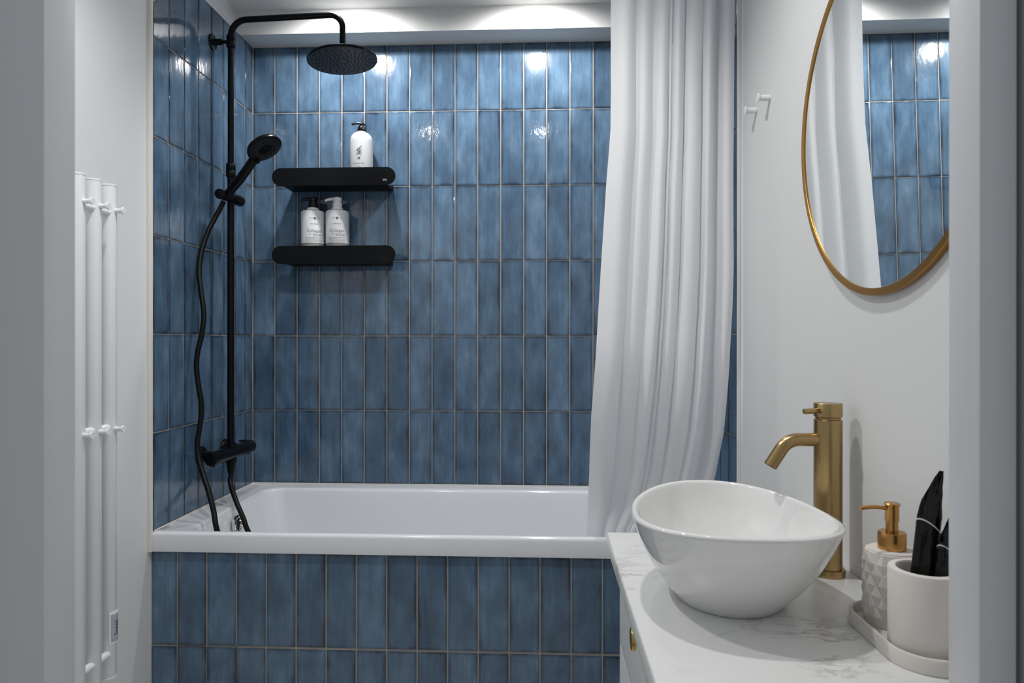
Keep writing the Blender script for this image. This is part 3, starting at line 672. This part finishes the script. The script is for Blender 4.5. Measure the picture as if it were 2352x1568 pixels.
# tray with dispenser and cup
ZY = ZT+0.006
def stadium(x, ya, yb2, r, z, n=20):
    out = []
    for k in range(n+1): a = PI*k/n; out.append(Vector((x+r*math.cos(a), yb2+r*math.sin(a), z)))
    for k in range(n+1): a = PI+PI*k/n; out.append(Vector((x+r*math.cos(a), ya+r*math.sin(a), z)))
    return out
txx, tya, tyb = 1.6365, -1.7275, -1.627; tr_ = 0.0518
bm = B(); loops(bm, [stadium(txx, tya, tyb, r, z) for r, z in ((tr_-0.0012, ZT), (tr_, ZT+0.0012), (tr_, ZT+0.0195), (tr_-0.001, ZT+0.0208), (tr_-0.0042, ZT+0.0208), (tr_-0.005, ZT+0.0195), (tr_-0.005, ZY), )], True, True)
tag(finish('bath_tray', bm, M['stone'], None, (txx, -1.68, ZT)), 'cream stone tray with rounded ends under the soap dispenser and cup', 'tray')
# dispenser with diamond facets
dx, dy = 1.6410, -1.6265; dr_ = 0.0385; dh = 0.104
dsp = thing('soap_dispenser', 'cream diamond faceted soap dispenser with gold pump on the stone tray', 'soap dispenser', (dx, dy, ZY))
bm = B(); NN = 12; KT = 7
zr = [ZY+0.0005+(dh-0.0005)*k/KT for k in range(KT+1)]
# lattice of valley corners, with one raised point in the middle of every diamond
V = {}
for k, z in enumerate(zr):
    for i in range(NN*2):
        if (i+k) % 2: continue
        r = dr_-0.0022
        if k in (0, KT): r = dr_-0.0030
        a = 2*PI*i/(NN*2); V[(k, i)] = bm.verts.new((dx+r*math.cos(a), dy+r*math.sin(a), z))
def vv(k, i): return V[(k, i % (NN*2))]
for k in range(KT-1):
    for i in range(NN*2):
        if (i+k) % 2 == 0:
            q = [vv(k, i), vv(k+1, i+1), vv(k+2, i), vv(k+1, i-1)]
            a = 2*PI*i/(NN*2); c = bm.verts.new((dx+(dr_+0.0012)*math.cos(a), dy+(dr_+0.0012)*math.sin(a), zr[k+1]))
            for e in range(4): bm.faces.new((q[e], q[(e+1) % 4], c))
for i in range(0, NN*2, 2): bm.faces.new((vv(0, i), vv(0, i+2), vv(1, i+1))); 
kt = KT
for i in range(NN*2):
    if (i+kt) % 2 == 0: bm.faces.new((vv(kt, i), vv(kt-1, i+1), vv(kt, i+2)))
bm.faces.new([vv(0, i) for i in range(0, NN*2, 2)][::-1]); bm.faces.new([vv(kt, i) for i in range(0, NN*2) if (i+kt) % 2 == 0])
finish('dispenser_body', bm, M['stone'], dsp, smooth=False)
zt = ZY+dh
finish('top_plate', lathe(B(), [(0.0318, 0.0), (0.0318, 0.0018), (0.031, 0.0026), (0.0, 0.003)], (dx, dy, zt), n=48), M['stone'], dsp)
cl_ = finish('collar', lathe(B(), [(0.0185, 0.002), (0.0187, 0.003), (0.0187, 0.0255), (0.0175, 0.0272), (0.009, 0.0275)], (dx, dy, zt), n=44), M['copper'], dsp)
pm = finish('pump', lathe(B(), [(0.0082, 0.027), (0.0082, 0.042), (0.0093, 0.0425), (0.0093, 0.0645), (0.0105, 0.065), (0.0107, 0.067), (0.0095, 0.0685), (0.0, 0.069)], (dx, dy, zt), n=36), M['copper'], dsp)
finish('spout', tube(B(), catmull([(dx-0.004, dy-0.001, zt+0.0605), (dx-0.024, dy-0.004, zt+0.0630), (dx-0.036, dy-0.006, zt+0.0630), (dx-0.0485, dy-0.008, zt+0.0620)], 5), 0.0029, 16), M['copper'], pm)
# cup
cx_, cy_ = 1.6345, -1.7230; cr_ = 0.0425; ch = 0.110
cup = tag(finish('tumbler_cup', lathe(B(), [(0.0, 0.0), (cr_-0.002, 0.0), (cr_-0.0005, 0.001), (cr_, 0.003), (cr_, ch-0.003), (cr_-0.001, ch-0.0006), (cr_-0.003, ch), (cr_-0.009, ch), (cr_-0.0098, ch-0.001), (cr_-0.0105, ch-0.004), (cr_-0.0105, 0.012), (cr_-0.02, 0.009), (0.0, 0.009)], (cx_, cy_, ZY+0.0005), n=64, cap0=False, cap1=False), M['stone'], None, (cx_, cy_, ZY)), 'plain cream stone cup holding black sealed packets at the right edge of the tray', 'cup')
# black sealed packets standing in the cup
def packet(p0, p1, wd, th, label, seed, yaw_):
    t = thing('sealed_packet', label, 'packet', p0, 'black packets in the stone cup')
    p0, p1 = Vector(p0), Vector(p1); ax = (p1-p0); Ln = ax.length; ax.normalize()
    wx = Vector((math.cos(yaw_), math.sin(yaw_), 0)); wx = (wx - ax*wx.dot(ax)).normalized(); wy = ax.cross(wx)
    rr_ = random.Random(seed); L = []; NB = 22
    def ring(s, ext=0.0):
        k = s
        wv = wd*(0.92 + 0.10*math.sin(PI*min(1, k*1.1)))*(1 if k < 0.74 else max(0.16, 1-((k-0.74)/0.26)**1.4*0.84))
        tv = th*(1 if k < 0.60 else max(0.06, 1-((k-0.60)/0.40)*0.94))
        cvx = 0.10*wd*math.sin(PI*k) + (0.65*wd*((k-0.74)/0.26)**1.5 if k > 0.74 else 0)
        c = p0 + ax*Ln*k + wx*cvx; out = []
        for q in range(28):
            a = 2*PI*q/28
            crk = (rr_.uniform(-1, 1)*0.0016 if k > 0.62 else 0.0)
            out.append(c + wx*(wv*math.cos(a)+crk+ext*math.cos(a)) + wy*(tv*math.sin(a)*(1+0.15*math.cos(2*a))+crk+ext*math.sin(a)))
        return out
    for k in range(NB+1): L.append(ring(k/NB))
    bm = B(); loops(bm, L, True, True); finish('wrapper', bm, M['black_plastic'], t, angle=28)
    rr_ = random.Random(seed); bm = B(); A_ = []
    for s0, ext in ((0.655, 0.0006), (0.675, 0.0007)): A_.append(s0)
    rr_ = random.Random(99)
    lo, hi = [], []
    for q in range(28):
        a = 2*PI*q/28; k = 0.655 + 0.05*math.cos(a+2.4)
        for kk, lst in ((k, lo), (k+0.008, hi)):
            wv = wd*(0.92 + 0.10*math.sin(PI*min(1, kk*1.1))); tv = th*(1 if kk < 0.60 else 1-((kk-0.60)/0.40)*0.94)
            lst.append(p0 + ax*Ln*kk + wx*(0.10*wd*math.sin(PI*kk)) + wx*((wv+0.0012)*math.cos(a)) + wy*((tv+0.0012)*math.sin(a)*(1+0.15*math.cos(2*a))))
    loops(bm, [lo, hi]); finish('printed_stripe', bm, M['white_ink'], t)
packet((cx_-0.0110, cy_+0.004, ZY+0.0135), (cx_+0.0170, cy_+0.010, ZY+0.236), 0.0145, 0.0082, 'black sealed packet leaning in the cup, nearer the soap dispenser and standing taller', 3, -0.2)
packet((cx_+0.0050, cy_-0.0095, ZY+0.0135), (cx_+0.0290, cy_-0.0110, ZY+0.196), 0.0105, 0.0070, 'black sealed packet in the cup half hidden behind the door frame', 5, -0.2)

# ------------------------------------------------------------------ mirror and hooks
MY, MZc, MR = -1.5137, 1.5254, 0.3013
mir = thing('round_mirror', 'round wall mirror in a thin gold rim above the vessel basin', 'mirror', (XR-0.0088, MY, MZc))
finish('mirror_rim', lathe(B(), [(MR-0.0125, 0.0), (MR-0.0005, 0.0), (MR, 0.0008), (MR, 0.0085), (MR-0.0008, 0.0092), (MR-0.0115, 0.0092), (MR-0.0123, 0.0084), (MR-0.0123, 0.006)], (XR-0.0088, MY, MZc), (-1, 0, 0), 128, False, False), M['mirror_gold'], mir)
bm = B(); lathe(bm, [(0.0, 0.0), (MR-0.0121, 0.0)], (XR-0.0158, MY, MZc), (-1, 0, 0), 128, False, False); bmesh.ops.remove_doubles(bm, verts=bm.verts, dist=1e-6)
finish('mirror_glass', bm, M['mirror'], mir, smooth=False)
mir.rotation_euler = (0, -0.014, 0.023)         # it leans a little out from the wall and turns to the door
for y, z, lb in ((-0.943, 1.7415, 'white wall hook nearer the mirror, slightly higher of the two'), (-0.838, 1.7465, 'white wall hook nearer the shower curtain')):
    hk = thing('wall_hook', lb, 'hook', (XR, y, z), 'white wall hooks')
    finish('shaft', lathe(B(), [(0.0078, 0.0005), (0.0075, 0.001), (0.0075, 0.0275)], (XR, y, z), (-1, 0, 0), 28), M['white_metal'], hk)
    finish('end_disc', lathe(B(), [(0.0078, 0.0262), (0.0108, 0.0275), (0.0115, 0.0285), (0.0115, 0.0302), (0.0108, 0.031)], (XR, y, z), (-1, 0, 0), 28), M['white_metal'], hk)

# ------------------------------------------------------------------ recessed ceiling spots
for (x, y), lb in zip(SPOTS, ('recessed ceiling spot over the shower head end of the bath', 'recessed ceiling spot over the bath near the curtain', 'recessed ceiling spot over the floor near the towel radiator', 'recessed ceiling spot over the vanity side of the floor')):
    t = thing('ceiling_spot', lb, 'ceiling light', (x, y, ZC), 'recessed ceiling spots')
    finish('trim_ring', lathe(B(), [(0.041, 0.0), (0.041, -0.003), (0.039, -0.004), (0.033, -0.0045), (0.031, -0.0015)], (x, y, ZC), n=40, cap0=False, cap1=False), M['white_metal'], t)
    finish('lens', lathe(B(), [(0.0, -0.0014), (0.0315, -0.0014)], (x, y, ZC), n=40, cap0=False, cap1=False), M['lens'], t)
